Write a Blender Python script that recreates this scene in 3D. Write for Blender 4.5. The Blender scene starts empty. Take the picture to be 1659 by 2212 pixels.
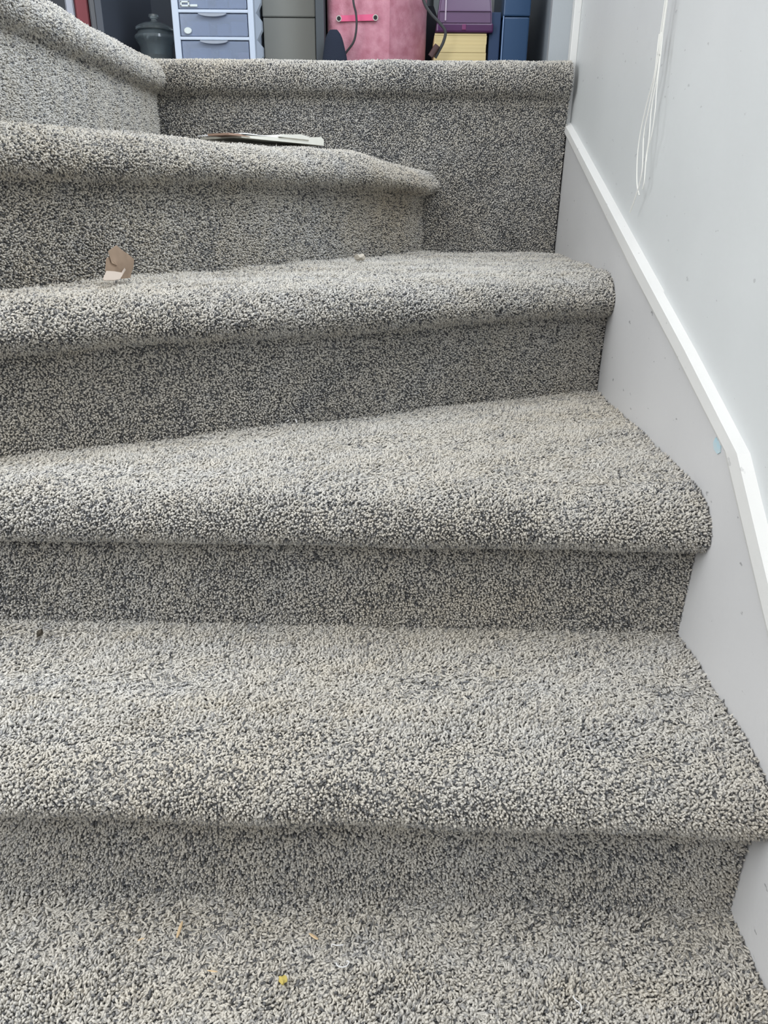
import bpy, bmesh, math
import numpy as np
from mathutils import Vector, Matrix

rng = np.random.default_rng(7)
scene = bpy.context.scene
COL = scene.collection

# ------------------------------------------------------------------ camera
CAM = np.array([-0.35566, -0.53589, 0.6735])
PITCH, YAW, ROLL, FPX = 0.40688, 0.01868, 0.01133, 1560.5
def cam_axes():
    cy, sy = math.cos(YAW), math.sin(YAW)
    f = np.array([-sy, cy, 0]); r = np.array([cy, sy, 0]); u = np.array([0, 0, 1.])
    F = f*math.cos(PITCH) - u*math.sin(PITCH); U = u*math.cos(PITCH) + f*math.sin(PITCH)
    return r*math.cos(ROLL) + U*math.sin(ROLL), -r*math.sin(ROLL) + U*math.cos(ROLL), F
RX, UX, FX = cam_axes()
def at(u, v, axis, val):
    """where the sight line through a pixel meets the real plane  axis = val"""
    d = FX + RX*(u-829.5)/FPX - UX*(v-1106)/FPX
    return CAM + d*((val-CAM[axis])/d[axis])
cam = bpy.data.cameras.new('camera'); camo = bpy.data.objects.new('camera', cam); COL.objects.link(camo)
cam.sensor_fit = 'VERTICAL'; cam.sensor_height = 24; cam.lens = FPX/2212*24
cam.clip_start = 0.02
M = Matrix(((RX[0], UX[0], -FX[0]), (RX[1], UX[1], -FX[1]), (RX[2], UX[2], -FX[2])))
camo.matrix_world = Matrix.Translation(CAM) @ M.to_4x4()
scene.camera = camo

# ------------------------------------------------------------------ light
scene.view_settings.view_transform = 'Standard'
scene.view_settings.look = 'None'
scene.view_settings.gamma = 1
scene.view_settings.use_curve_mapping = False
scene.view_settings.exposure = 0.87
world = bpy.data.worlds.new('world'); scene.world = world; world.use_nodes = True
wn = world.node_tree; wn.nodes.clear()
wo = wn.nodes.new('ShaderNodeOutputWorld'); bg = wn.nodes.new('ShaderNodeBackground')
geo = wn.nodes.new('ShaderNodeTexCoord'); sep = wn.nodes.new('ShaderNodeSeparateXYZ'); rmp = wn.nodes.new('ShaderNodeValToRGB')
mr = wn.nodes.new('ShaderNodeMapRange'); mr.inputs[1].default_value = -1; mr.inputs[2].default_value = 1
wn.links.new(geo.outputs['Generated'], sep.inputs[0]); wn.links.new(sep.outputs['Z'], mr.inputs[0]); wn.links.new(mr.outputs[0], rmp.inputs[0])
rmp.color_ramp.elements[0].position = 0.42; rmp.color_ramp.elements[0].color = (.20, .20, .20, 1)
rmp.color_ramp.elements[1].position = 1.0; rmp.color_ramp.elements[1].color = (.98, .99, 1, 1)
wn.links.new(rmp.outputs[0], bg.inputs[0]); bg.inputs[1].default_value = 0.8
wn.links.new(bg.outputs[0], wo.inputs[0])
def area(name, loc, target, sx, sy, power, color):
    L = bpy.data.lights.new(name, 'AREA'); L.shape = 'RECTANGLE'; L.size = sx; L.size_y = sy; L.energy = power; L.color = color
    o = bpy.data.objects.new(name, L); COL.objects.link(o); o.location = loc
    o.rotation_euler = (Vector(target)-Vector(loc)).to_track_quat('-Z', 'Y').to_euler(); return o
area('window_daylight', (0.16, 0.62, 1.75), (-0.8, 0.72, 0.9), 0.9, 0.8, 13, (.82, .90, 1.0))
area('overhead_fill_light', (-0.5, -0.1, 2.7), (-0.45, 0.5, 0), 1.2, 1.2, 6, (1.0, .97, .92))  # added overhead fill so the treads catch more light than the risers
area('side_fill_light', (-1.8, -0.45, 1.35), (0, 0.05, 0.5), 1.0, 1.0, 12, (.95, .98, 1.0))  # added soft fill from the left, brightening the near wall

# ------------------------------------------------------------------ helpers
def tag(o, label=None, cat=None, group=None, kind=None):
    if label: o['label'] = label
    if cat: o['category'] = cat
    if group: o['group'] = group
    if kind: o['kind'] = kind
    return o
def empty(name, loc, label=None, cat=None, group=None):
    o = bpy.data.objects.new(name, None); COL.objects.link(o); o.location = loc; o.empty_display_size = .05
    return tag(o, label, cat, group)
def link(name, me, mat, parent=None):
    if mat: me.materials.append(mat)
    o = bpy.data.objects.new(name, me); COL.objects.link(o)
    if parent is not None:
        o.parent = parent
        if parent.type == 'EMPTY': o.matrix_parent_inverse = Matrix.Translation(-parent.location)       # meshes are modelled in world coordinates
    return o
def smooth(me, f=True):
    me.polygons.foreach_set('use_smooth', [f]*len(me.polygons))
class MB:
    def __init__(s): s.bm = bmesh.new()
    def box(s, lo, hi, bev=0, rot=None, seg=2):
        b = bmesh.new(); bmesh.ops.create_cube(b, size=1)
        lo = Vector(lo); hi = Vector(hi)
        for v in b.verts: v.co = Vector((v.co.x*(hi.x-lo.x), v.co.y*(hi.y-lo.y), v.co.z*(hi.z-lo.z)))
        if bev: bmesh.ops.bevel(b, geom=list(b.edges), offset=bev, segments=seg, affect='EDGES', profile=.5)
        m = Matrix.Translation((lo+hi)/2)
        if rot is not None: m = m @ rot.to_4x4()
        bmesh.ops.transform(b, matrix=m, verts=b.verts); s._add(b); return s
    def _add(s, b):
        me = bpy.data.meshes.new('t'); b.to_mesh(me); b.free(); s.bm.from_mesh(me); bpy.data.meshes.remove(me)
    def prism(s, pts, off):
        """flat polygon (3-D points) thickened by vector off"""
        b = bmesh.new(); off = Vector(off)
        a = [b.verts.new(p) for p in pts]; c = [b.verts.new(Vector(p)+off) for p in pts]
        b.faces.new(a); b.faces.new(c[::-1]); n = len(pts)
        for i in range(n): b.faces.new((a[i], c[i], c[(i+1) % n], a[(i+1) % n]))
        bmesh.ops.recalc_face_normals(b, faces=b.faces); s._add(b); return s
    def tube(s, pts, r, n=8, taper=None, flat=1.0, flatdir=None):
        b = bmesh.new(); pts = [Vector(p) for p in pts]; rings = []; up = Vector((0.13, .2, 1)).normalized()
        for i, p in enumerate(pts):
            d = (pts[min(i+1, len(pts)-1)] - pts[max(i-1, 0)]).normalized()
            a = d.cross(up if flatdir is None else Vector(flatdir)).normalized(); c = d.cross(a).normalized()
            rr = r*(taper[i] if taper else 1)
            rings.append([b.verts.new(p + a*math.cos(t)*rr + c*math.sin(t)*rr*flat) for t in [2*math.pi*k/n for k in range(n)]])
        for i in range(len(rings)-1):
            for k in range(n): b.faces.new((rings[i][k], rings[i][(k+1) % n], rings[i+1][(k+1) % n], rings[i+1][k]))
        b.faces.new(rings[0][::-1]); b.faces.new(rings[-1]); bmesh.ops.recalc_face_normals(b, faces=b.faces); s._add(b); return s
    def lathe(s, prof, c, n=32):
        b = bmesh.new(); rings = []
        for r, z in prof: rings.append([b.verts.new((c[0]+r*math.cos(2*math.pi*k/n), c[1]+r*math.sin(2*math.pi*k/n), c[2]+z)) for k in range(n)])
        for i in range(len(rings)-1):
            for k in range(n): b.faces.new((rings[i][k], rings[i][(k+1) % n], rings[i+1][(k+1) % n], rings[i+1][k]))
        if prof[0][0] > 1e-5: b.faces.new(rings[0][::-1])
        if prof[-1][0] > 1e-5: b.faces.new(rings[-1])
        bmesh.ops.remove_doubles(b, verts=b.verts, dist=1e-6); bmesh.ops.recalc_face_normals(b, faces=b.faces); s._add(b); return s
    def build(s, name, mat, parent=None, sm=False):
        me = bpy.data.meshes.new(name); s.bm.to_mesh(me); s.bm.free()
        if sm:
            smooth(me)
            try: me.set_sharp_from_angle(angle=math.radians(40))
            except Exception: pass
        return link(name, me, mat, parent)
def curve_pts(ctrl, n=8):
    """Catmull-Rom through control points"""
    P = [np.array(p, float) for p in ctrl]; P = [2*P[0]-P[1]] + P + [2*P[-1]-P[-2]]; out = []
    for i in range(1, len(P)-2):
        for k in range(n):
            t = k/n
            out.append(.5*((2*P[i]) + (-P[i-1]+P[i+1])*t + (2*P[i-1]-5*P[i]+4*P[i+1]-P[i+2])*t*t + (-P[i-1]+3*P[i]-3*P[i+1]+P[i+2])*t**3))
    out.append(P[-2]); return np.array(out)

def mat(name, col, rough=.6, metal=0, noise=None, bump=None, trans=0, alpha=1, ior=1.45, spec=.5, sheen=0, tint=None):
    m = bpy.data.materials.new(name); m.use_nodes = True; nt = m.node_tree; p = nt.nodes['Principled BSDF']
    p.inputs['Base Color'].default_value = (*col, 1); p.inputs['Roughness'].default_value = rough; p.inputs['Metallic'].default_value = metal
    p.inputs['Transmission Weight'].default_value = trans; p.inputs['Alpha'].default_value = alpha; p.inputs['IOR'].default_value = ior
    p.inputs['Specular IOR Level'].default_value = spec; p.inputs['Sheen Weight'].default_value = sheen
    tc = nt.nodes.new('ShaderNodeTexCoord')
    if noise:
        sc, amt = noise; n = nt.nodes.new('ShaderNodeTexNoise'); n.inputs['Scale'].default_value = sc; n.inputs['Detail'].default_value = 5
        nt.links.new(tc.outputs['Object'], n.inputs[0])
        r = nt.nodes.new('ShaderNodeValToRGB'); r.color_ramp.elements[0].position = .3; r.color_ramp.elements[1].position = .7
        lo = tint if tint else tuple(c*(1-amt) for c in col)
        r.color_ramp.elements[0].color = (*lo, 1); r.color_ramp.elements[1].color = (*[min(1, c*(1+amt*.4)) for c in col], 1)
        nt.links.new(n.outputs[0], r.inputs[0]); nt.links.new(r.outputs[0], p.inputs['Base Color'])
    if bump:
        sc, st = bump; n = nt.nodes.new('ShaderNodeTexNoise'); n.inputs['Scale'].default_value = sc; n.inputs['Detail'].default_value = 4
        nt.links.new(tc.outputs['Object'], n.inputs[0]); b = nt.nodes.new('ShaderNodeBump'); b.inputs['Strength'].default_value = st; b.inputs['Distance'].default_value = .002
        nt.links.new(n.outputs[0], b.inputs['Height']); nt.links.new(b.outputs[0], p.inputs['Normal'])
    return m

# wall paint: off-white with faint mottling and small scuff marks
def paint_mat(name, col, scuff=.5):
    m = mat(name, col, rough=.45, noise=(3.5, .05), bump=(160, .12)); nt = m.node_tree; p = nt.nodes['Principled BSDF']
    src = p.inputs['Base Color'].links[0].from_socket
    tc = nt.nodes.new('ShaderNodeTexCoord'); mp = nt.nodes.new('ShaderNodeMapping'); mp.inputs['Scale'].default_value = (130, 50, 95); mp.inputs['Rotation'].default_value = (.7, 0, 0)
    n = nt.nodes.new('ShaderNodeTexNoise'); n.inputs['Scale'].default_value = 1.0; n.inputs['Detail'].default_value = 3
    r = nt.nodes.new('ShaderNodeValToRGB'); r.color_ramp.elements[0].position = .70; r.color_ramp.elements[1].position = .73
    r.color_ramp.elements[0].color = (0, 0, 0, 1); r.color_ramp.elements[1].color = (scuff,)*3+(1,)
    mx = nt.nodes.new('ShaderNodeMixRGB'); mx.inputs[2].default_value = (.25, .25, .26, 1)
    nt.links.new(tc.outputs['Object'], mp.inputs[0]); nt.links.new(mp.outputs[0], n.inputs[0]); nt.links.new(n.outputs[0], r.inputs[0])
    nt.links.new(r.outputs[0], mx.inputs[0]); nt.links.new(src, mx.inputs[1]); nt.links.new(mx.outputs[0], p.inputs['Base Color'])
    return m
M_WALL = paint_mat('wall_paint', (.70, .725, .73), .35)
M_SKIRT = paint_mat('skirting_paint', (.665, .665, .67), .7)
M_TRIM = paint_mat('trim_paint', (.74, .74, .725), .3)

# carpet yarn: colour carried by every tuft
M_CARPET = bpy.data.materials.new('carpet_yarn'); M_CARPET.use_nodes = True
nt = M_CARPET.node_tree; p = nt.nodes['Principled BSDF']; p.inputs['Roughness'].default_value = .95; p.inputs['Specular IOR Level'].default_value = .15
a = nt.nodes.new('ShaderNodeAttribute'); a.attribute_name = 'yarn'; nt.links.new(a.outputs['Color'], p.inputs['Base Color'])
tc = nt.nodes.new('ShaderNodeTexCoord'); n = nt.nodes.new('ShaderNodeTexNoise'); n.inputs['Scale'].default_value = 900; n.inputs['Detail'].default_value = 2
b = nt.nodes.new('ShaderNodeBump'); b.inputs['Strength'].default_value = .5; b.inputs['Distance'].default_value = .001
nt.links.new(tc.outputs['Object'], n.inputs[0]); nt.links.new(n.outputs[0], b.inputs['Height']); nt.links.new(b.outputs[0], p.inputs['Normal'])

# ------------------------------------------------------------------ carpet pile
_k = rng.normal(size=(40, 3)); _ph = rng.uniform(0, 6.28, 40)
def fnoise(P, scale, seed=0):
    """smooth noise in about -1..1, wavelength ~ scale metres"""
    out = np.zeros(len(P))
    for i in range(7):
        j = (seed*7+i) % 40; k = _k[j]/np.linalg.norm(_k[j])*2*math.pi/scale*(.6+.14*i)
        out += np.sin(P @ k + _ph[j])
    return out/3.2
PITCHT = 0.0023
STAIN = np.array([-.37, 1.14, .65])      # brownish dirt on the riser beside the inner corner
def undulate(P, N, amp):
    P = P.copy(); rr_ = np.hypot(P[:, 0]+.30, P[:, 1]-1.22)                # the fifth nosing sags where it dies into the back riser
    P[:, 2] -= np.where((np.abs(P[:, 2]-.752) < .085) & ~((N[:, 1] < -.9) & (np.abs(N[:, 0]) < .2)) & (P[:, 0] < -.2), .020*np.clip(1-rr_/.24, 0, 1)**1.5*np.clip((P[:, 2]-.667)/.06, 0, 1), 0)
    return P + N*(fnoise(P, .22, 1)*amp + fnoise(P, .07, 2)*amp*.3)[:, None]
def tufts(P, N, T, lean, hgt, amp=.003, light=0.0, fat=1.0):
    """one short yarn tuft on every point; returns verts, loop-index list, colours"""
    n = len(P); P = undulate(P, N, amp)
    B = np.cross(N, T)
    cl = fnoise(P, .055, 3)*1.2 + fnoise(P, .015, 4)*.9 + rng.normal(size=n)*1.3
    ax = np.cos(cl)[:, None]*T + np.sin(cl)[:, None]*B
    ln = lean*(.75+.35*fnoise(P, .12, 5)) + rng.normal(size=n)*.25
    D = np.cos(ln)[:, None]*N + np.sin(ln)[:, None]*ax
    D2 = np.cos(ln*1.35)[:, None]*N + np.sin(ln*1.35)[:, None]*ax + rng.normal(size=(n, 3))*.16
    D2 /= np.linalg.norm(D2, axis=1)[:, None]
    side = np.cross(D, ax + rng.normal(size=(n, 3))*.3); side /= np.linalg.norm(side, axis=1)[:, None]; up = np.cross(D, side)
    h = hgt*rng.uniform(.75, 1.25, n); r = PITCHT*rng.uniform(.42, .72, n)*fat
    ang = np.arange(4)*math.pi/2
    rings = []
    for (t, rs, tw, bend) in ((.1, .9, 0, 0), (.72, .95, .7, 1)):
        c = P + D*(h*min(t, .5))[:, None] + (D if not bend else D2)*(h*max(t-.5, 0))[:, None]
        for A in ang:
            rings.append(c + side*(np.cos(A+tw)*r*rs)[:, None] + up*(np.sin(A+tw)*r*rs)[:, None])
    tip = P + D*(h*.5)[:, None] + D2*(h*.54)[:, None]
    V = np.stack(rings+[tip], 1).reshape(-1, 3)                       # 9 per tuft
    q = []
    for rr in (0,):
        for k in range(4): q += [rr+k, rr+(k+1) % 4, rr+4+(k+1) % 4, rr+4+k]
    for k in range(4): q += [4+k, 4+(k+1) % 4, 8]
    loops = (np.arange(n)[:, None]*9 + np.array(q)[None, :]).reshape(-1)
    tot = np.tile(np.array([4]*4+[3]*4), n)
    # yarn colours: pale greige, mid grey, charcoal
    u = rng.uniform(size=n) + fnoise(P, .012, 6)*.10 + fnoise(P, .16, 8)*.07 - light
    base = np.where((u < .68)[:, None], np.array([.58, .557, .512]), np.where((u < .88)[:, None], np.array([.37, .362, .35]), np.array([.15, .152, .158])))
    sd = np.linalg.norm((P-STAIN)/np.array([.20, .22, .09]), axis=1); st_ = np.clip(1.2-sd, 0, 1)[:, None]
    base = base*(1-st_*np.array([.06, .11, .18]))
    wear = np.clip(fnoise(P, .5, 9)*.5+.1, 0, 1)[:, None]
    base = base*(1 - wear*np.array([.02, .05, .10])) * rng.uniform(.85, 1.12, n)[:, None]
    base = base*(1+(fnoise(P, .05, 11)*.012)[:, None]*np.array([1, .2, -1.3]))
    C = np.repeat(base, 9, 0)
    return V, loops, tot, C
def carpet_mesh(name, parts, mat_, parent):
    """parts = list of (V, loops, totals, colours) -> one mesh"""
    V = np.concatenate([p[0] for p in parts]); C = np.concatenate([p[3] for p in parts]); tot = np.concatenate([p[2] for p in parts])
    off = np.cumsum([0]+[len(p[0]) for p in parts[:-1]]); L = np.concatenate([p[1]+o for p, o in zip(parts, off)])
    me = bpy.data.meshes.new(name)
    me.vertices.add(len(V)); me.vertices.foreach_set('co', V.astype(np.float32).ravel())
    me.loops.add(len(L)); me.loops.foreach_set('vertex_index', L.astype(np.int32))
    me.polygons.add(len(tot)); me.polygons.foreach_set('loop_start', np.concatenate([[0], np.cumsum(tot)[:-1]]).astype(np.int32))
    me.update(calc_edges=True)
    me.polygons.foreach_set('use_smooth', np.ones(len(tot), bool))
    ca = me.attributes.new('yarn', 'FLOAT_COLOR', 'POINT'); ca.data.foreach_set('color', np.concatenate([C, np.ones((len(C), 1))], 1).astype(np.float32).ravel())
    return link(name, me, mat_, parent)
BACKING = (.22, .22, .22)
def inside(poly, X, Y):
    c = np.zeros(len(X), bool); n = len(poly)
    for i in range(n):
        x1, y1 = poly[i]; x2, y2 = poly[(i+1) % n]
        if y1 == y2: continue
        c ^= ((y1 > Y) != (y2 > Y)) & (X < (x2-x1)*(Y-y1)/(y2-y1)+x1)
    return c
def flat_patch(poly, z, light=.08, sp=1):
    """horizontal carpet over a plan polygon"""
    xs = [p[0] for p in poly]; ys = [p[1] for p in poly]
    gx, gy = np.meshgrid(np.arange(min(xs), max(xs), PITCHT*sp), np.arange(min(ys), max(ys), PITCHT*sp))
    X = gx.ravel() + rng.uniform(-.5, .5, gx.size)*PITCHT; Y = gy.ravel() + rng.uniform(-.5, .5, gx.size)*PITCHT
    k = inside(poly, X, Y); X = X[k]; Y = Y[k]
    P = np.stack([X, Y, np.full(len(X), z-.004)], 1); N = np.tile([0, 0, 1.], (len(X), 1)); T = np.tile([1., 0, 0], (len(X), 1))
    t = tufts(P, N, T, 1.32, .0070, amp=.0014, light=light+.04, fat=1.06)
    s = .02; nx = int((max(xs)-min(xs))/s)+2; ny = int((max(ys)-min(ys))/s)+2      # backing
    gx, gy = np.meshgrid(np.linspace(min(xs), max(xs), nx), np.linspace(min(ys), max(ys), ny))
    V = np.stack([gx.ravel(), gy.ravel(), np.full(gx.size, z-.005)], 1)
    cx = ((gx[:-1, :-1]+gx[1:, 1:])/2).ravel(); cy_ = ((gy[:-1, :-1]+gy[1:, 1:])/2).ravel(); k = inside(poly, cx, cy_)
    i = (np.arange(ny-1)[:, None]*nx + np.arange(nx-1)[None, :]).ravel()[k]
    Lq = np.stack([i, i+1, i+1+nx, i+nx], 1).ravel()
    V = undulate(V, np.tile([0, 0, 1.], (len(V), 1)), .0014)
    return [t, (V, Lq, np.full(len(i), 4), np.tile(BACKING, (len(V), 1)))]
NOSE = [(-.045, 0), (-.022, -.002), (.003, -.008), (.020, -.020), (.030, -.035), (.031, -.048), (.024, -.060), (.010, -.068), (.003, -.073), (.001, -.085)]
def sweep(P0, P1, prof, z, keep=None, lean=.6, light=0.0, lean_top=1.28):
    """profile (outward offset, height) swept from plan point P0 (left) to P1 (right); outward is to the right-hand side"""
    P0 = np.array(P0, float); P1 = np.array(P1, float); L = np.linalg.norm(P1-P0); e = (P1-P0)/L; n = np.array([e[1], -e[0]])
    seg = np.linalg.norm(np.diff(prof, axis=0), axis=1); cum = np.concatenate([[0], np.cumsum(seg)])
    def sample(s, t, back):
        a = np.interp(s, cum, prof[:, 0]); bz = np.interp(s, cum, prof[:, 1])
        da = np.interp(s+.002, cum, prof[:, 0])-np.interp(s-.002, cum, prof[:, 0]); dz = np.interp(s+.002, cum, prof[:, 1])-np.interp(s-.002, cum, prof[:, 1])
        l = np.hypot(da, dz)+1e-9; na, nz = -dz/l, da/l
        P = np.stack([P0[0]+e[0]*t+n[0]*a, P0[1]+e[1]*t+n[1]*a, z+bz], 1)
        N = np.stack([n[0]*na, n[1]*na, nz], 1); N /= np.linalg.norm(N, axis=1)[:, None]
        return P - N*back, N
    gs, gt = np.meshgrid(np.arange(0, cum[-1], PITCHT), np.arange(0, L, PITCHT))
    s = gs.ravel()+rng.uniform(-.5, .5, gs.size)*PITCHT; t = gt.ravel()+rng.uniform(-.5, .5, gs.size)*PITCHT
    P, N = sample(s, t, .004)
    if keep is not None: k = keep(P); P = P[k]; N = N[k]
    T = np.tile([e[0], e[1], 0], (len(P), 1))
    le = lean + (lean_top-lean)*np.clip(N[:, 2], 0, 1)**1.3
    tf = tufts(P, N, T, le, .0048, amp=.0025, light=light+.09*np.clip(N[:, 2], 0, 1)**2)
    ss = np.concatenate([np.arange(0, cum[-1], .006), [cum[-1]]]); tt = np.linspace(0, L, int(L/.02)+2)
    gs, gt = np.meshgrid(ss, tt); V, NN = sample(gs.ravel(), gt.ravel(), .005); V = undulate(V, NN, .0025)
    nx = len(ss); i = (np.arange(len(tt)-1)[:, None]*nx + np.arange(nx-1)[None, :]).ravel()
    if keep is not None: kk = keep(V); i = i[kk[i] & kk[i+nx+1]]
    Lq = np.stack([i, i+1, i+1+nx, i+nx], 1).ravel()
    return [tf, (V, Lq, np.full(len(i), 4), np.tile(BACKING, (len(V), 1)))]
NP_ = curve_pts(NOSE, 6)
NF_ = curve_pts([(-.034, 0), (-.012, -.001), (.008, -.006), (.021, -.016), (.027, -.030), (.028, -.046), (.022, -.060), (.010, -.069), (.003, -.075), (.001, -.085)], 6)

Z = np.array([0, .18431, .36837, .56557, .76200, .94981])
Y0, Y1, Y2, Y3 = 0.0, .23842, .74516, 1.24364
XL = -.89; XF = -1.02; XR = -.003
sC = .485; sE = 1.50
C_L = (XF, Y2 + sC*(XF)) ; C_R = (XR, Y2+sC*XR)
E_R = (-.309, Y3); E_L = (-.895, Y3-sE*(.895-.309))
st = empty('staircase', (-.45, .3, -.19), 'winding staircase covered in speckled light grey carpet, turning left beside the white wall', 'staircase')
def step(P0, P1, z, zlow, treads, keep=None, riser_light=0.0, keep_r=None):
    parts = []
    for poly, lt in treads: parts += flat_patch(poly, z, lt)
    parts += sweep(P0, P1, NP_, z, keep)
    o = carpet_mesh('step', parts, M_CARPET, st)
    r = np.array([(.001, -.085), (0, -.11), (0, zlow-z-.008)])
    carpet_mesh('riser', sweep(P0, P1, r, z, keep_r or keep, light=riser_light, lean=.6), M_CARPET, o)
    return o
def shift(P0, P1, d):
    P0 = np.array(P0); P1 = np.array(P1); e = (P1-P0)/np.linalg.norm(P1-P0); n = np.array([e[1], -e[0]]); return tuple(P0+n*d), tuple(P1+n*d)
tb = -.043
# lowest tread in the picture
step((XF, -.26), (XR, -.26), Z[0], -.185, [([(XF, -.22), (XR, -.22), (XR, Y0+.014), (XF, Y0+.014)], .04)])
step((XF, Y0), (XR, Y0), Z[1], Z[0], [([(XF, Y0-tb), (XR, Y0-tb), (XR, Y1+.014), (XF, Y1+.014)], .10)])
step((XF, Y1), (XR, Y1), Z[2], Z[1], [([(XF, Y1-tb), (XR, Y1-tb), (C_R[0], C_R[1]+.014), (C_L[0], C_L[1]+.014), (XF, Y1-tb+.001)], .10)])
a_, b_ = shift(C_L, C_R, tb)
step(C_L, (XR+.02, Y2+sC*(XR+.02)), Z[3], Z[2], [([a_, (XR, b_[1]), (XR, Y3+.014), (E_R[0], E_R[1]+.014), (E_L[0]-.01, E_L[1]+.005), (XF, E_L[1])], .08)], keep=lambda P: P[:, 0] < XR)
a_, b_ = shift(E_L, E_R, tb)
e_ = (np.array(E_R)-np.array(E_L)); e_ /= np.linalg.norm(e_)
ER2 = tuple(np.array(E_R)+e_*.06)
step(E_L, ER2, Z[4], Z[3], [([a_, (b_[0]-.02, Y3+.014), (XL-.005, Y3+.014), (XL-.005, a_[1])], .05)], keep=lambda P: (P[:, 1] < Y3+.002) & (P[:, 0] > XL-.004))
# top step: back run and the left run that comes towards the viewer
parts = flat_patch([(XL-.3, Y3+.032), (XR, Y3+.032), (XR, 1.925), (XL-.3, 1.925)], Z[5], .05, 1.5) + flat_patch([(XL-.3, .30), (XL+tb, .30), (XL+tb, Y3-tb), (XL-.3, Y3-tb)], Z[5], .05, 1.5)
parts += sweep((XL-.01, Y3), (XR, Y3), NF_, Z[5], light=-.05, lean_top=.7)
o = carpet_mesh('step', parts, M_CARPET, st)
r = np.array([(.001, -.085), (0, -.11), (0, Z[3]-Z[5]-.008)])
carpet_mesh('riser', sweep((XL-.01, Y3), (XR, Y3), r, Z[5], lean=.6, light=-.12), M_CARPET, o)  # darker yarn mix puts the back run's shade into the colour
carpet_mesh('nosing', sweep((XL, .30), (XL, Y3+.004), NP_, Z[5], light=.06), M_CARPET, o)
r = np.array([(.001, -.085), (0, -.11), (0, Z[4]-Z[5]-.01)])
carpet_mesh('riser', sweep((XL, .30), (XL, Y3), r, Z[5], lean=.6, light=.08), M_CARPET, o)  # paler yarn mix puts the window light on this run into the colour
# timber carcass that the carpet is wrapped around
mcar = mat('stair_timber', (.35, .25, .16), .8, noise=(12, .3)); mb = MB()
g = .016
for y0, z1 in ((-.26, 0), (0, Z[1]), (Y1, Z[2])): mb.box((XF, y0+g, -.19), (-.02, 1.6 if z1 > .3 else y0+.5, z1-g))
mb.prism([(XF, C_L[1]+g*1.3, Z[2]-g-.01), (-.02, Y2-.02*sC+g*1.3, Z[2]-g-.01), (-.02, 1.6, Z[2]-g-.01), (XF, 1.6, Z[2]-g-.01)], (0, 0, Z[3]-Z[2]+.01))
mb.prism([(E_L[0]-.1, E_L[1]+.03-.15, Z[3]-g-.01), (E_R[0]-.16, E_R[1]-.21, Z[3]-g-.01), (E_R[0]-.16, 1.6, Z[3]-g-.01), (E_L[0]-.1, 1.6, Z[3]-g-.01)], (0, 0, Z[4]-Z[3]+.01))
mb.box((XL-.3, Y3+g, -.19), (-.02, 1.90, Z[5]-g)); mb.box((XL-.3, .32, -.19), (XL-g, Y3+.1, Z[5]-g))
mb.build('carcass', mcar, st)

# ------------------------------------------------------------------ setting: right wall, skirting, jamb, window
def S(o): return tag(o, kind='structure')
SEAM = .508
w = MB()
WZ0, WZ1, WY0, WY1 = 1.30, 2.15, .20, 1.04
T = .12
def panel(y0, y1, x):
    for a0, a1, z0, z1 in ((y0, y1, -.5, WZ0), (y0, y1, WZ1, 2.7)): w.box((x, a0, z0), (x+T, a1, z1))
panel(-1.3, SEAM, .0075); panel(SEAM, 1.9, .009)
w.box((.0075, -1.3, WZ0), (.0075+T, WY0, WZ1)); w.box((.009, WY1, WZ0), (.009+T, 1.9, WZ1))
S(w.build('wall_right', M_WALL))
# window frame in the opening above the picture
wf = MB(); x0, x1 = .03, .08
for lo, hi in (((x0, WY0, WZ0), (x1, WY0+.04, WZ1)), ((x0, WY1-.04, WZ0), (x1, WY1, WZ1)), ((x0, WY0, WZ0), (x1, WY1, WZ0+.04)), ((x0, WY0, WZ1-.04), (x1, WY1, WZ1)), ((x0+.01, .60, WZ0), (x1-.01, .64, WZ1))): wf.box(lo, hi, .003)
wfo = S(wf.build('window_1', M_TRIM))
# skirting board following the stair pitch, with its raised cap strip
low = [(1.262, .818), (.628, .576), (.409, .502), (.21, .43), (.063, .31), (-.5, -.15)]
low = [(1.262, .8185)] + [tuple(at(u, v, 0, 0)[1:]) for u, v in ((1225, 290), (1372, 590), (1460, 755), (1573, 975), (1659, 1335))]
d = np.array(low[-1])-np.array(low[-2]); low.append(tuple(np.array(low[-1])+d*4))
up = [(1.262, .835)] + [tuple(at(u, v, 0, 0)[1:]) for u, v in ((1237, 288), (1400, 590), (1490, 755), (1606, 980), (1659, 1200))]
up.append(tuple(np.array(low[-1]) + (np.array(up[-1])-np.array(at(1643, 1262, 0, 0)[1:]))))
sk = [(0.0, y, z) for y, z in low] + [(0.0, low[-1][0], -.5), (0.0, 1.262, -.5)]
S(MB().prism(sk, (.012, 0, 0)).build('baseboard_right', M_SKIRT))
cap = MB(); bmc = cap.bm
lo_v = []; 
for (y, z), (y2, z2) in zip(low, up):
    lo_v.append([bmc.verts.new(c) for c in ((.010, y, z), (-.0045, y, z), (-.006, y*.8+y2*.2, z*.8+z2*.2), (-.0045, y2*.85+y*.15, z2*.85+z*.15), (.010, y2, z2))])
for A, B in zip(lo_v[:-1], lo_v[1:]):
    for k in range(4): bmc.faces.new((A[k], A[k+1], B[k+1], B[k]))
bmesh.ops.recalc_face_normals(bmc, faces=bmc.faces)
S(cap.build('trim_1', M_TRIM))
# jamb at the head of the stair, its shade put into a darker colour
S(MB().box((-.048, 1.285, Z[5]-.01), (.009, 1.305, 2.7)).build('wall_back', paint_mat('jamb_shaded_tone', (.40, .43, .455), .3)))
S(MB().box((-.006, 1.262, .80), (.009, 1.285, 2.7), .002).build('trim_2', M_TRIM))
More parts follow.
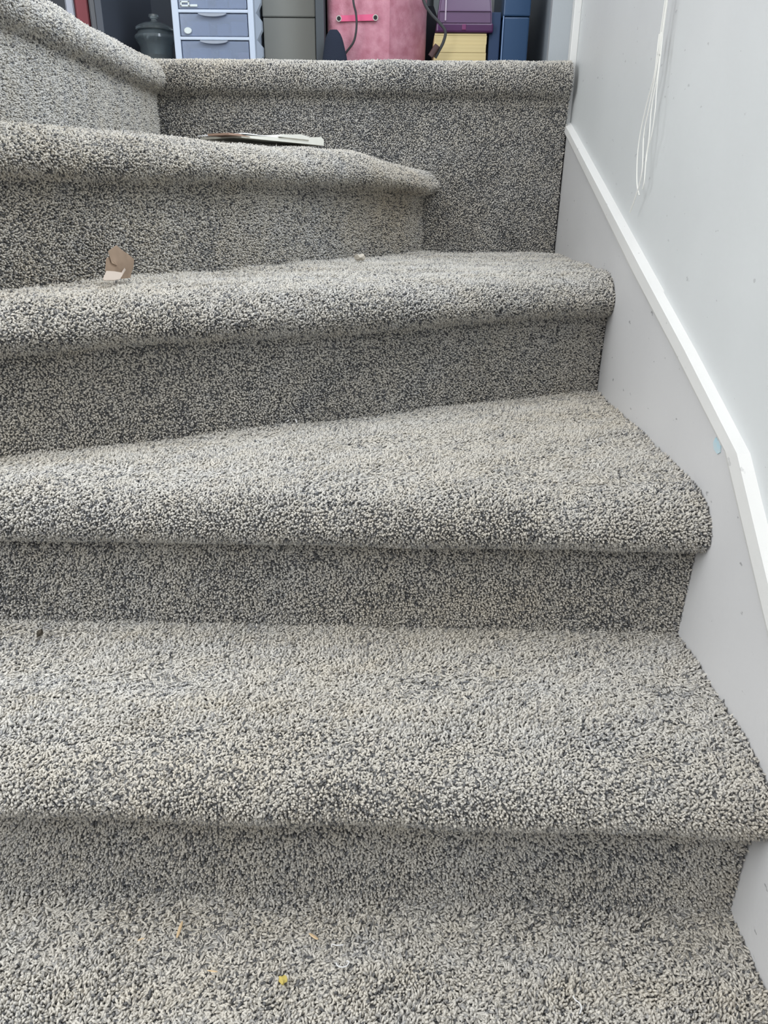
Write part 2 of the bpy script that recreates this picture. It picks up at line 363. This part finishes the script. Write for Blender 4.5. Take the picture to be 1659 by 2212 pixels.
# far wall behind the shelving
S(MB().box((-1.6, .95, Z[5]+.0), (-1.5, 1.93, 2.4)).build('wall_left', M_WALL)); S(MB().box((-1.6, .95, 2.4), (.009, 2.0, 2.45)).build('ceiling', M_WALL))
S(MB().box((-1.6, 1.96, .5), (.009, 2.0, 2.4)).build('wall_far', mat('far_wall_paint', (.16, .17, .20), .8)))

# smear of blue paint and a scuff on the skirting
mbp = mat('blue_paint_smear', (.42, .62, .70), .6, noise=(150, .3), tint=(.6, .66, .68))
c = at(1552, 960, 0, 0); 
tag(MB().prism([tuple(c+np.array([-.0012, dy, dz])) for dy, dz in ((-.010, -.006), (-.004, -.010), (.007, -.008), (.012, -.002), (.008, .006), (.001, .004), (-.006, .007))], (.001, 0, 0)).build('paint_smear', mbp), 'small pale blue paint smear on the white skirting below the trim', 'paint smear')

# ------------------------------------------------------------------ blind cords
mco = mat('cord_white', (.86, .86, .82), .8)
def cord(px, x, label, r=.0009):
    pts = [at(u, v, 0, x) for u, v in px]; pts = [np.array([x, pts[0][1], 1.62])] + pts
    o = MB().tube(curve_pts(pts, 8), r, 6).build('blind_cord', mco, None, True)
    tag(o, label, 'cord', 'cords of the window blind hanging by the wall')
cord([(1437, 0), (1424, 75), (1414, 160), (1396, 230), (1383, 290), (1377, 340), (1376, 395), (1381, 422)], -.004, 'white blind cord bowing furthest left, ending with a small kink')
cord([(1440, 0), (1429, 70), (1418, 150), (1403, 230), (1391, 290), (1388, 360), (1382, 395), (1373, 425), (1361, 459)], -.007, 'white blind cord reaching lowest, its end swinging out to the left')
cord([(1441, 0), (1431, 70), (1421, 160), (1408, 230), (1402, 300), (1396, 340), (1392, 390), (1388, 408)], -.005, 'white blind cord hanging straightest, third from the left at its end')
cord([(1442, 0), (1432, 75), (1426, 130), (1419, 190), (1415, 240), (1408, 290), (1400, 320), (1396, 350)], -.009, 'shortest white blind cord, furthest right of the bundle', .0007)

# ------------------------------------------------------------------ things stored behind the top step
ZL = Z[5]+.0065
YF = 1.50
def px(u, y): return at(u, 60, 1, y)[0]
mdark = mat('shelf_charcoal', (.06, .07, .09), .5); mgrey = mat('shelf_divider_dimmed', (.055, .065, .075), .6); mgrl = mat('shelf_end_brightened', (.42, .47, .52), .6)  # divider darkened and end panel lightened, standing in for light in the bays
sh = empty('shelf_unit', (-.5, 1.7, ZL), 'dark grey open cube shelf unit standing behind the top step', 'shelf')
ztop = 1.62
def upr(xa, xb, m): MB().box((xa, YF, ZL+.001), (xb, 1.90, ztop), .001).build('side_panel', m, sh)
upr(px(682, YF), px(700, YF), mgrey); upr(px(1193, YF), px(1193, YF)+.02, mgrl); upr(px(228, YF)-.02, px(228, YF)-.004, mdark)
MB().box((px(228, YF)-.02, 1.90, ZL), (px(1193, YF)+.02, 1.915, ztop)).build('back_panel', mdark, sh)
MB().box((px(228, YF)-.02, YF, ztop), (px(1193, YF)+.02, 1.915, ztop+.02)).build('top_panel', mdark, sh)
# beige-grey board leaning at the back of the middle bay
mbg = mat('grey_card', (.21, .215, .20), .7)
cb = empty('storage_box', (px(620, 1.75), 1.75, ZL), 'plain grey-beige box standing in the middle bay beside the drawer tower', 'box')
MB().box((px(569, 1.60), 1.60, ZL+.001), (px(681, 1.60)-.0, 1.89, at(600, 38, 1, 1.60)[2]), .002).build('box_body', mbg, cb)
MB().box((px(569, 1.60)-.001, 1.597, at(600, 37, 1, 1.60)[2]), (px(681, 1.60)+.001, 1.892, 1.45), .003).build('lid', mbg, cb)

# mini drawer tower
mfr = mat('white_plastic', (.50, .57, .68), .35); mdr = mat('frosted_plastic', (.52, .62, .82), .12, trans=.7, spec=.5); mlit = mat('pale_clip', (.62, .68, .68), .5)
mpl = mat('clear_pull', (.50, .55, .64), .15, trans=.4); mcon = mat('blue_contents', (.20, .25, .38), .7); mpk = mat('pink_contents', (.45, .22, .27), .7)
YD = 1.52
xl, xr = px(378, YD), px(546, YD)
rot = 0
dt = empty('drawer_tower', ((xl+xr)/2, YD+.15, ZL), 'translucent white plastic tower of small drawers on the shelf', 'drawer unit')
zr = [at(470, v, 1, YD)[2] for v in (83, 24)]; pitch = zr[1]-zr[0]
rails = [zr[0]-pitch*k for k in (1,)] + [zr[0]+pitch*k for k in range(0, 4)]
rails = [z for z in rails if z > ZL+.03]
fr = MB()
fr.box((xl-.004, YD-.004, ZL+.002), (xl+.012, YD+.22, rails[-1]+.006), .002); fr.box((xr-.010, YD-.004, ZL+.002), (xr+.004, YD+.22, rails[-1]+.006), .002)
for z in rails: fr.box((xl, YD-.003, z-.004), (xr, YD+.22, z+.003), .0015)
fr.box((xl, YD-.003, ZL+.002), (xr, YD+.22, ZL+.012), .001)
fr.box((xl, YD+.215, ZL+.002), (xr, YD+.22, rails[-1]))
for k in range(5):
    if rails[0]+pitch*(k-.5)-.03 > ZL+.002: fr.prism([(xr+.004, YD+.02, rails[0]+pitch*(k-.5)-.03), (xr+.004, YD+.02, rails[0]+pitch*(k-.5)+.03), (xr+.013, YD+.05, rails[0]+pitch*(k-.5)+.02), (xr+.013, YD+.05, rails[0]+pitch*(k-.5))], (0, .02, 0))
fr.build('frame', mfr, dt)
for k in range(len(rails)):
    zb = (ZL+.012 if k == 0 else rails[k-1]+.004); zt = rails[k]-.005
    if zt-zb < .02: continue
    d_ = MB(); t = .0025
    d_.box((xl+.014, YD-.002, zb), (xr-.012, YD-.002+t, zt-.001), .001)
    d_.box((xl+.014, YD, zb), (xl+.014+t, YD+.21, zt-.006)); d_.box((xr-.012-t, YD, zb), (xr-.012, YD+.21, zt-.006)); d_.box((xl+.014, YD, zb), (xr-.012, YD+.21, zb+t)); d_.box((xl+.014, YD+.208, zb), (xr-.012, YD+.21, zt-.006))
    dro = d_.build('drawer', mdr, dt)
    xm = (xl+xr)/2
    pb = bmesh.new(); P_ = MB()
    arc = [(xm+.034*math.cos(a), YD-.002, zt-.001+.0065*math.sin(a)) for a in np.linspace(math.pi, 2*math.pi, 14)]
    P_.prism(arc, (0, -.008, 0)); P_.build('drawer_pull', mpl, dro)
    cs = MB(); cs.box((xl+.022, YD+.03, zb+.003), (xm-.018, YD+.2, zt-.010), .003); cs.box((xm-.002, YD+.04, zb+.003), (xm+.03, YD+.19, zt-.012), .003); cs.build('contents', mcon, dro)
    MB().box((xm+.034, YD+.03, zb+.003), (xr-.018, YD+.18, zt-.010), .003).build('contents', mat('grey_contents', (.34, .38, .46), .7), dro) if k != 0 else None
    if k == 0: MB().box((xm+.05, YD+.02, zb+.003), (xr-.016, YD+.2, zt-.02), .003).build('contents', mpk, dro)
    cc = at(407, 67, 1, YD)
    if zb < cc[2] < zt: MB().lathe([(0, 0), (.0085, 0), (.0095, .002), (.0085, .004), (0, .004)], (0, 0, 0), 20).build('button', mlit, dro).matrix_parent_inverse = Matrix.Translation((cc[0], YD-.002, cc[2])) @ Matrix.Rotation(math.radians(90), 4, 'X') @ Matrix.Diagonal((1, .75, 1, 1))
    cc = at(400, 9, 1, YD)
    if zb < cc[2] < zt:
        q = MB(); x_, z_ = cc[0], cc[2]
        q.box((x_-.011, YD-.005, z_-.006), (x_+.011, YD-.002, z_-.002), .001); q.box((x_-.011, YD-.005, z_+.002), (x_+.011, YD-.002, z_+.006), .001); q.box((x_-.011, YD-.005, z_-.006), (x_-.007, YD-.002, z_+.006), .001); q.box((x_+.007, YD-.005, z_-.006), (x_+.011, YD-.002, z_+.006), .001)
        q.box((x_+.012, YD-.005, z_-.006), (x_+.030, YD-.002, z_-.001), .001)
        q.build('clip', mlit, dro)

# glass jar with a domed lid
mgl = mat('smoky_glass', (.50, .58, .62), .05, trans=.9, ior=1.45)
YJ = 1.60
jc = px(334, YJ); r0 = (px(378, YJ)-px(290, YJ))/2
zn = at(334, 62, 1, YJ)[2]
ja = empty('glass_jar', (jc, YJ, ZL), 'dark glass jar with stepped domed lid left of the drawer tower', 'jar')
H = zn-ZL
zs_ = at(334, 86, 1, YJ)[2]-ZL; zr_ = at(334, 70, 1, YJ)[2]-ZL; zk = at(334, 30, 1, YJ)[2]-ZL
MB().lathe([(r0*.62, .001), (r0*.74, .006), (r0*.76, .02), (r0*.78, zs_*.80), (r0*.90, zs_*.92), (r0, zs_), (r0*.98, zs_+.006), (r0*.84, zr_-.004), (r0*.80, zr_), (r0*.76, zr_), (r0*.80, zr_-.006), (r0*.94, zs_+.003), (r0*.94, zs_-.002), (r0*.74, zs_*.80), (r0*.72, .02), (0, .010)], (jc, YJ, ZL), 40).build('jar_body', mgl, ja, True)
hl = zk-zr_
MB().lathe([(r0*.78, 0), (r0*.90, .001), (r0*.92, hl*.16), (r0*.88, hl*.22), (r0*.62, hl*.40), (r0*.25, hl*.50), (r0*.13, hl*.60), (r0*.14, hl*.68), (r0*.25, hl*.80), (r0*.22, hl*.92), (0, hl)], (jc, YJ, ZL+zr_+.001), 40).build('lid', mgl, ja, True)
MB().lathe([(0, .012), (r0*.68, .012), (r0*.68, H*.45), (0, H*.45)], (jc, YJ, ZL), 32).build('contents', mat('jar_contents', (.10, .09, .085), .9, noise=(80, .5)), ja, True)
# books left of the jar
for (ua, ub, colr, lab, hh) in ((148, 166, (.45, .47, .55), 'pale spined book standing left of the dark red one', .26), (168, 196, (.24, .035, .05), 'dark red spined book standing between pale and grey books', .25), (198, 212, (.14, .15, .17), 'thin grey spined book standing right of the dark red one', .24)):
    bk = empty('book', (px((ua+ub)/2, 1.56), 1.66, ZL), lab, 'book', 'books at the far left of the landing')
    xa, xb = px(ua, 1.56), px(ub, 1.56)-.001
    c_ = MB(); c_.box((xa, 1.56, ZL+.001), (xa+.002, 1.74, ZL+hh)); c_.box((xb-.002, 1.56, ZL+.001), (xb, 1.74, ZL+hh)); c_.box((xa, 1.56, ZL+.001), (xb, 1.563, ZL+hh), .001)
    c_.build('cover', mat('book_cover', colr, .5), bk)
    MB().box((xa+.0022, 1.5632, ZL+.005), (xb-.0022, 1.735, ZL+hh-.004)).build('pages', mat('book_pages', (.6, .57, .5), .9), bk)

# pink fabric bin
mfab = mat('pink_felt', (.50, .245, .30), .95, noise=(45, .30), bump=(300, .5), sheen=.1, tint=(.40, .15, .20)); mrib = mat('pink_ribbon', (.66, .10, .22), .5)
meye = mat('black_eyelet', (.01, .01, .012), .4); mch = mat('eyelet_rim', (.55, .53, .5), .3, metal=.6)
YP = 1.53
pb = empty('fabric_bin', (px(820, YP), YP+.12, ZL), 'pink mottled felt storage bin with bright pink ribbon handle', 'storage bin')
xa, xc, xd = px(706, YP), px(842, YP), px(925, YP+.08)
ztp = ZL+.27
def quadwall(bm_, pts, thick=(0, .004, 0)): bm_.prism(pts, thick)
fb = MB()
plan = curve_pts([(xa+.008, YP+.09), (xa+.004, YP+.01), (xa+.05, YP-.006), (xc-.03, YP-.003), (xc-.004, YP-.002), (xc+.002, YP+.001), (xc+.03, YP+.024), (xd-.02, YP+.075), (xd-.006, YP+.13), (xd-.03, YP+.24), (xa+.1, YP+.26), (xa+.015, YP+.22), (xa+.008, YP+.09)], 5)[:-1]
b = bmesh.new(); n = len(plan); rings = []
for zz, s_, bul in ((0, .97, 0), (.02, 1.0, 0), (.09, 1.015, 0), (.16, 1.02, 0), (.27, .99, 0), (.27, .96, 0), (.012, .95, 0)):
    c0 = plan.mean(0); rings.append([b.verts.new((c0[0]+(p_[0]-c0[0])*s_, c0[1]+(p_[1]-c0[1])*s_, ZL+.001+zz)) for p_ in plan])
for A, B in zip(rings[:-1], rings[1:]):
    for k in range(n): b.faces.new((A[k], A[(k+1) % n], B[(k+1) % n], B[k]))
b.faces.new(rings[0][::-1]); b.faces.new(rings[-1]); bmesh.ops.recalc_face_normals(b, faces=b.faces); fb._add(b)
fb.build('bin_body', mfab, pb, True)
el, er = at(732, 40, 1, YP-.012), at(811, 38, 1, YP-.012)
MB().prism([tuple(el+np.array([.002, 0, -.006])), tuple(er+np.array([-.002, 0, -.006])), tuple(er+np.array([-.002, 0, .007])), tuple(el+np.array([.002, 0, .006]))], (0, .0025, 0)).build('ribbon_handle', mrib, pb)
for e0 in (el, er):
    for nm, ra, rb, m_ in (('eyelet', .0, .0046, meye), ('eyelet_rim', .0046, .0066, mch)):
        o = MB().lathe([(ra, 0), (rb, 0), (rb, .002), (ra, .002)] if ra else [(0, 0), (rb, 0), (rb, .0022), (0, .0022)], (0, 0, 0), 20).build(nm, m_, pb)
        o.matrix_parent_inverse = Matrix.Translation(-Vector(pb.location)) @ Matrix.Translation((e0[0], YP-.0105, e0[2])) @ Matrix.Rotation(math.radians(90), 4, 'X')
# black cable hanging down in front of the pink bin
mcab = mat('cable_black', (.03, .032, .035), .5)
pts = [at(u, v, 1, YP-.028) for u, v in ((762, -60), (763, 0), (769, 30), (770, 60), (764, 90), (748, 113), (738, 130))]
tag(MB().tube(curve_pts(pts, 8), .0026, 8).build('cable', mcab, None, True), 'thin black cable curving down in front of the pink bin', 'cable')
# dark navy rounded object (toe of a dark slipper standing on end)
pts = [at(724-k*.4, 150-k*9.5, 1, 1.475) for k in range(10)]; tp = [1.25, 1.25, 1.22, 1.16, 1.08, 1.0, .92, .82, .66, .36]
sl = MB().tube(pts, .0245, 20, tp, .45, (0, 1, 0)).build('slipper', mat('navy_fabric', (.012, .018, .035), .9, bump=(400, .4)), None, True)
tag(sl, 'dark navy slipper propped on its end before the pink bin', 'slipper')

# purple case on a block of yellow paper
YB = 1.56
x0, x1 = px(945, YB), px(1062, YB); z_y = at(1000, 72, 1, YB)[2]
yb = empty('yellow_note_block', ((px(938, YB)+px(1053, YB))/2, YB+.1, ZL), 'thick block of pale yellow paper under the purple case', 'paper block')
mye = mat('yellow_paper', (.66, .53, .25), .8); nt = mye.node_tree
wv = nt.nodes.new('ShaderNodeTexWave'); wv.bands_direction = 'Z'; wv.inputs['Scale'].default_value = 40; wv.inputs['Distortion'].default_value = .6; tcx = nt.nodes.new('ShaderNodeTexCoord'); rr = nt.nodes.new('ShaderNodeValToRGB')
rr.color_ramp.elements[0].color = (.64, .52, .27, 1); rr.color_ramp.elements[1].color = (.68, .56, .30, 1)
nt.links.new(tcx.outputs['Object'], wv.inputs[0]); nt.links.new(wv.outputs[0], rr.inputs[0]); nt.links.new(rr.outputs[0], nt.nodes['Principled BSDF'].inputs['Base Color'])
zc = ZL+.002
k = 0
while zc < z_y-.002:
    hgt_ = min(.018, z_y-zc)
    MB().box((px(938, YB)+.001*((k*7) % 3), YB+.001*((k*5) % 3), zc), (px(1053, YB)-.001*((k*3) % 2), YB+.12, zc+hgt_-.0001), .0004).build('paper_pad', mye, yb); zc += hgt_; k += 1
pc = empty('purple_case', ((x0+x1)/2, YB+.1, z_y), 'translucent purple plastic case lying on the yellow paper block', 'case')
mpu = mat('purple_plastic', (.12, .065, .14), .25, spec=.6); mpud = mat('purple_base', (.07, .018, .08), .3)
zb1 = at(1000, 50, 1, YB)[2]
MB().box((x0-.003, YB-.004, z_y+.001), (x1+.004, YB+.13, zb1), .004).build('case_base', mpud, pc)
lid = MB(); b = bmesh.new()
zz = [zb1+.0005, at(1000, 24, 1, YB)[2], zb1+.11]
rg = []
for z_, ins in ((zz[0], 0), (zz[1], .001), (zz[2], .012)): rg.append([b.verts.new(c) for c in ((x0+ins, YB-.002+ins, z_), (x1-ins, YB-.002+ins, z_), (x1-ins, YB+.125, z_), (x0+ins, YB+.125, z_))])
for A, B in zip(rg[:-1], rg[1:]):
    for k in range(4): b.faces.new((A[k], A[(k+1) % 4], B[(k+1) % 4], B[k]))
b.faces.new(rg[0][::-1]); b.faces.new(rg[-1]); bmesh.ops.recalc_face_normals(b, faces=b.faces)
bmesh.ops.bevel(b, geom=[e for e in b.edges if abs(e.verts[0].co.z-e.verts[1].co.z) > .01], offset=.004, segments=3, affect='EDGES'); lid._add(b)
lid.box((x0+.004, YB-.004, zz[1]-.001), (x1-.004, YB+.01, zz[1]+.0006))
lid.build('case_lid', mpu, pc)
zs = at(965, 40, 1, YB)[2]
MB().box((px(960, YB), YB-.0045, zb1+.004), (px(963, YB), YB-.001, zz[2]), .0008).build('edge_strip', mat('purple_highlight', (.5, .42, .52), .3), pc)
MB().box((px(1003, YB)-.006, YB-.006, z_y+.006), (px(1003, YB)+.004, YB-.003, z_y+.018), .001).build('latch', mat('purple_latch', (.17, .03, .12), .4), pc)
# black strap looping beside the yellow block
pts = [at(u, v, 1, YB-.03) for u, v in ((905, -60), (915, 0), (930, 28), (950, 50), (962, 68), (958, 90), (947, 112), (940, 125))]
cb_ = empty('power_cord', tuple(pts[-1]), 'flat black cord with a plug looping in front of the yellow paper block', 'cable')
MB().tube(curve_pts(pts, 8), .0036, 8, None, .6, (0, 1, 0)).build('cord', mcab, cb_, True)
a0, a1 = at(945, 98, 1, YB-.036), at(930, 122, 1, YB-.036)
MB().tube([a0, a1], .007, 8, None, .7, (0, 1, 0)).build('plug', mat('plug_brown', (.07, .035, .035), .6), cb_, True)
# dark cloth bag in the gap
bag = MB().tube([at(930, 150-k*17, 1, 1.815) for k in range(9)], [.045][0], 20, [1, 1.05, 1, .95, .85, .7, .55, .35, .2], .6, (0, 1, 0)).build('cloth_bag', mat('black_cloth', (.018, .018, .025), .95, bump=(60, 1)), None, True)
tag(bag, 'slumped black cloth bag in the gap between pink bin and purple case', 'bag')
# blue boxes
mbl = mat('blue_plastic', (.03, .075, .165), .35, spec=.5); mbd = mat('dark_blue_card', (.022, .05, .12), .6)
bb = empty('blue_file_box', (px(1114, 1.55), 1.66, ZL), 'tall bright blue file box beside the right shelf panel', 'file box')
xa, xb = px(1086, 1.55), px(1143, 1.55)
MB().box((xa, 1.55, ZL+.001), (xb, 1.78, at(1110, 36, 1, 1.55)[2]), .004).build('box_body', mbl, bb); MB().box((xa-.0005, 1.549, at(1110, 35, 1, 1.55)[2]), (xb+.0005, 1.782, ZL+.26), .003).build('lid', mbl, bb)
MB().box((xa-.001, 1.546, ZL+.004), (xa+.0015, 1.549, ZL+.13)).build('edge_strip', mat('pale_blue_edge', (.2, .3, .5), .4), bb)
db = empty('dark_blue_folder', (px(1070, 1.57), 1.66, ZL), 'dark navy folder standing left of the bright blue file box', 'folder')
MB().box((px(1057, 1.57), 1.57, ZL+.001), (px(1086, 1.55)-.003, 1.78, at(1070, 26, 1, 1.57)[2]), .002).build('folder_cover', mbd, db)
gp = MB().box((px(935, 1.84), 1.86, ZL+.001), (px(1084, 1.84), 1.875, ZL+.30), .002).build('grey_board', mat('grey_board', (.22, .24, .25), .6))
tag(gp, 'pale grey board standing behind the purple case', 'board')

# ------------------------------------------------------------------ litter on the stairs
mbr = mat('brown_card', (.34, .245, .175), .8, noise=(60, .15)); mtan = mat('card_inside', (.52, .44, .375), .85)
base = at(258, 603, 2, Z[3]+.006)
yc_ = base[1]
dep = yc_+.012
def pp(u, v, y): return tuple(at(u, v, 1, y))
cd = empty('card_scrap', tuple(base), 'torn folded scrap of brown cardboard at the foot of the middle riser', 'cardboard scrap')
outline = [(229, 560), (232, 556), (246, 552), (255, 549), (252, 544), (246, 534), (250, 530), (262, 540), (274, 548), (288, 560), (287, 575), (282, 590), (280, 600), (262, 602), (240, 592), (227, 586)]
def bend(u, v, o=0): return pp(u, v, dep-.024 + .0010*(u-258) + .006*(600-v)/60 - .004*math.cos((u-250)/14) + o)
b = bmesh.new(); vs = [b.verts.new(bend(*q_)) for q_ in outline]; cv = b.verts.new(bend(258, 572, -.003))
for i in range(len(vs)): b.faces.new((vs[i], vs[(i+1) % len(vs)], cv))
bmesh.ops.subdivide_edges(b, edges=b.edges, cuts=2, use_grid_fill=True)
r_ = bmesh.ops.solidify(b, geom=b.faces[:], thickness=.0012); bmesh.ops.recalc_face_normals(b, faces=b.faces)
k_ = MB(); k_._add(b); k_.build('card_panel', mbr, cd, True)
fl = [(229, 586), (245, 587), (262, 590), (268, 580), (270, 583), (262, 598), (258, 604), (246, 606), (224, 606), (222, 602)]
b = bmesh.new(); vs = [b.verts.new(pp(u, v, dep-.030 + .0010*(u-258) - .018*max(0, (v-586))/20)) for u, v in fl]; b.faces.new(vs); bmesh.ops.triangulate(b, faces=b.faces[:])
bmesh.ops.solidify(b, geom=b.faces[:], thickness=.001); bmesh.ops.recalc_face_normals(b, faces=b.faces); k_ = MB(); k_._add(b); k_.build('folded_flap', mtan, cd)
tag(cd.children[1], 'lighter tan folded flap')
# white folded booklet lying on the fifth tread
zt = Z[4]+.011
# nose line of the tread E: the booklet lies about 5 cm behind it
nE = np.array([.8321, -.5547])
def onE(u, back_): # walk along the tread edge to the picture column u
    best = None
    for x in np.linspace(-.80, -.33, 400):
        y = E_R[1]+sE*(x-E_R[0]); P = np.array([x, y, zt]); P[:2] -= nE*back_
        d = P-CAM; uu = 829.5+FPX*(d@RX)/(d@FX)
        if best is None or abs(uu-u) < best[0]: best = (abs(uu-u), P)
    return best[1]
A_ = onE(492, .035); B_ = onE(700, .035)
print('booklet ends', A_, B_)
mcream = mat('cream_paper', (.78, .77, .69), .7, noise=(20, .06)); mwhite = mat('white_paper', (.88, .89, .90), .5); mkraft = mat('kraft_brown', (.36, .24, .18), .8)
bo = empty('folded_booklet', tuple((A_+B_)/2), 'cream folded booklet with a brown corner lying on the upper winder tread', 'booklet')
dAB = (B_-A_); Lb = np.linalg.norm(dAB[:2]); eb = dAB/Lb; nb = np.array([-eb[1], eb[0], 0]); wd = .10
def bp_(t, o_, z_): return tuple(A_ + eb*Lb*t + nb*o_ + np.array([0, 0, z_]))
def hz(u, v, t):  # height above tread matching a picture row at that place
    P = np.array(bp_(t, 0, 0)); return at(u, v, 1, P[1])[2]-zt
tops = [(.12, hz(517, 292, .12)), (.3, hz(555, 294, .3)), (.5, hz(594, 297, .5)), (.75, hz(645, 297, .75)), (.97, hz(694, 296, .97)), (1.0, hz(700, 302, 1.0))]
print('tops', tops)
def slab(name, top, z0, m, off=0.0, wd=wd):
    b = bmesh.new(); F1 = [b.verts.new(bp_(t, off, z_)) for t, z_ in top]; F0 = [b.verts.new(bp_(t, off, z0)) for t, _ in top]
    G1 = [b.verts.new(bp_(t, off+wd, z_)) for t, z_ in top]; G0 = [b.verts.new(bp_(t, off+wd, z0)) for t, _ in top]
    for i in range(len(top)-1):
        b.faces.new((F0[i], F0[i+1], F1[i+1], F1[i])); b.faces.new((G0[i], G1[i], G1[i+1], G0[i+1])); b.faces.new((F1[i], F1[i+1], G1[i+1], G1[i])); b.faces.new((F0[i], G0[i], G0[i+1], F0[i+1]))
    b.faces.new((F0[0], F1[0], G1[0], G0[0])); b.faces.new((F0[-1], G0[-1], G1[-1], F1[-1])); bmesh.ops.recalc_face_normals(b, faces=b.faces)
    k_ = MB(); k_._add(b); return k_.build(name, m, bo)
slab('pages', tops, -.004, mcream)
slab('cover', [(.10, tops[0][1]+.001), (.16, tops[0][1]+.0045), (.3, tops[1][1]+.002), (.5, tops[2][1]+.0015)], tops[2][1], mwhite, .002)
slab('loose_sheet', [(.49, tops[2][1]+.002), (.55, tops[2][1]+.006), (.64, tops[2][1]+.007), (.72, tops[3][1]+.005), (.82, tops[3][1]+.002)], tops[3][1]-.003, mcream, -.002)
slab('brown_corner', [(0, .001), (.05, hz(502, 288, .05)*.9), (.09, hz(510, 288, .09)), (.13, hz(515, 291, .12)), (.2, tops[0][1]-.001)], -.002, mkraft, -.001, .05)
# small beige crumb by the riser
def blob(name, c, sc, m, label, cat, group=None, sub=2, rough=.25):
    b = bmesh.new(); bmesh.ops.create_icosphere(b, subdivisions=sub, radius=1)
    for v in b.verts: v.co = Vector((v.co.x*sc[0], v.co.y*sc[1], v.co.z*sc[2]))*(1+rough*math.sin(v.co.x*5+v.co.y*3+c[0]*90)) + Vector(c)
    k_ = MB(); k_._add(b); return tag(k_.build(name, m, None, True), label, cat, group)
c = at(778, 556, 2, Z[3]+.010)
blob('paper_crumb', c, (.010, .006, .006), mat('beige_tissue', (.52, .48, .41), .9), 'small beige paper crumb at the foot of the middle riser', 'crumb')
# straws, crumb and threads on the lowest tread
mst = mat('straw', (.62, .46, .28), .7)
def onA(u, v, h=.0045): return at(u, v, 2, Z[0]+h)
for pts, w_, lab in (([(394, 1990), (388, 2008), (382, 2026)], .0016, 'longest straw-coloured sliver lying upright on the lowest tread'),
                     ([(668, 2016), (678, 2023), (687, 2029)], .0018, 'short broad tan wood sliver right of centre on the lowest tread'),
                     ([(297, 2032), (306, 2028), (312, 2027)], .0010, 'faint short straw sliver furthest left on the lowest tread'),
                     ([(448, 2096), (460, 2098), (470, 2099)], .0010, 'thin straw sliver lying flat left of the yellow crumb')):
    P_ = [onA(u, v, .0055) for u, v in pts]
    tag(MB().tube(curve_pts(P_, 3), w_, 6, [.4, .8, 1, 1, 1, .8, .4], .5).build('straw_sliver', mst), lab, 'straw', 'straw slivers dropped on the lowest tread')
blob('yellow_crumb', onA(610, 2117, .0045), (.0042, .004, .003), mat('yellow_crumb', (.55, .44, .12), .7), 'yellow crumb on the lowest tread among the straw slivers', 'crumb')
blob('lint_bit', at(86, 1367, 2, Z[1]+.006), (.0035, .006, .0035), mat('brown_lint', (.07, .06, .045), .9), 'dark brown bit of lint at the left back of a tread', 'lint')
mth = mat('white_thread', (.74, .74, .74), .8)
for pts, lab in (([(726, 2080), (729, 2086), (737, 2089), (746, 2088), (752, 2083), (754, 2077), (748, 2076)], 'curled white thread loop right of the yellow crumb'),
                 ([(716, 2046), (718, 2040), (728, 2042), (742, 2041)], 'short white thread above the curled thread loop'),
                 ([(1238, 2152), (1243, 2160), (1252, 2167), (1256, 2178), (1252, 2190)], 'bent white thread at the lower right of the lowest tread')):
    tag(MB().tube(curve_pts([onA(u, v, .0055) for u, v in pts], 5), .0006, 6).build('loose_thread', mth, None, True), lab, 'thread', 'white threads shed on the carpet')
def onC(u, v): return at(u, v, 2, Z[2]+.006)
tag(MB().tube(curve_pts([onC(621, 910), onC(628, 903), onC(634, 899), onC(638, 905), onC(641, 912)], 5), .0011, 6).build('loose_thread', mth, None, True), 'peaked tuft of white thread at the back of the middle tread', 'thread', 'white threads shed on the carpet')
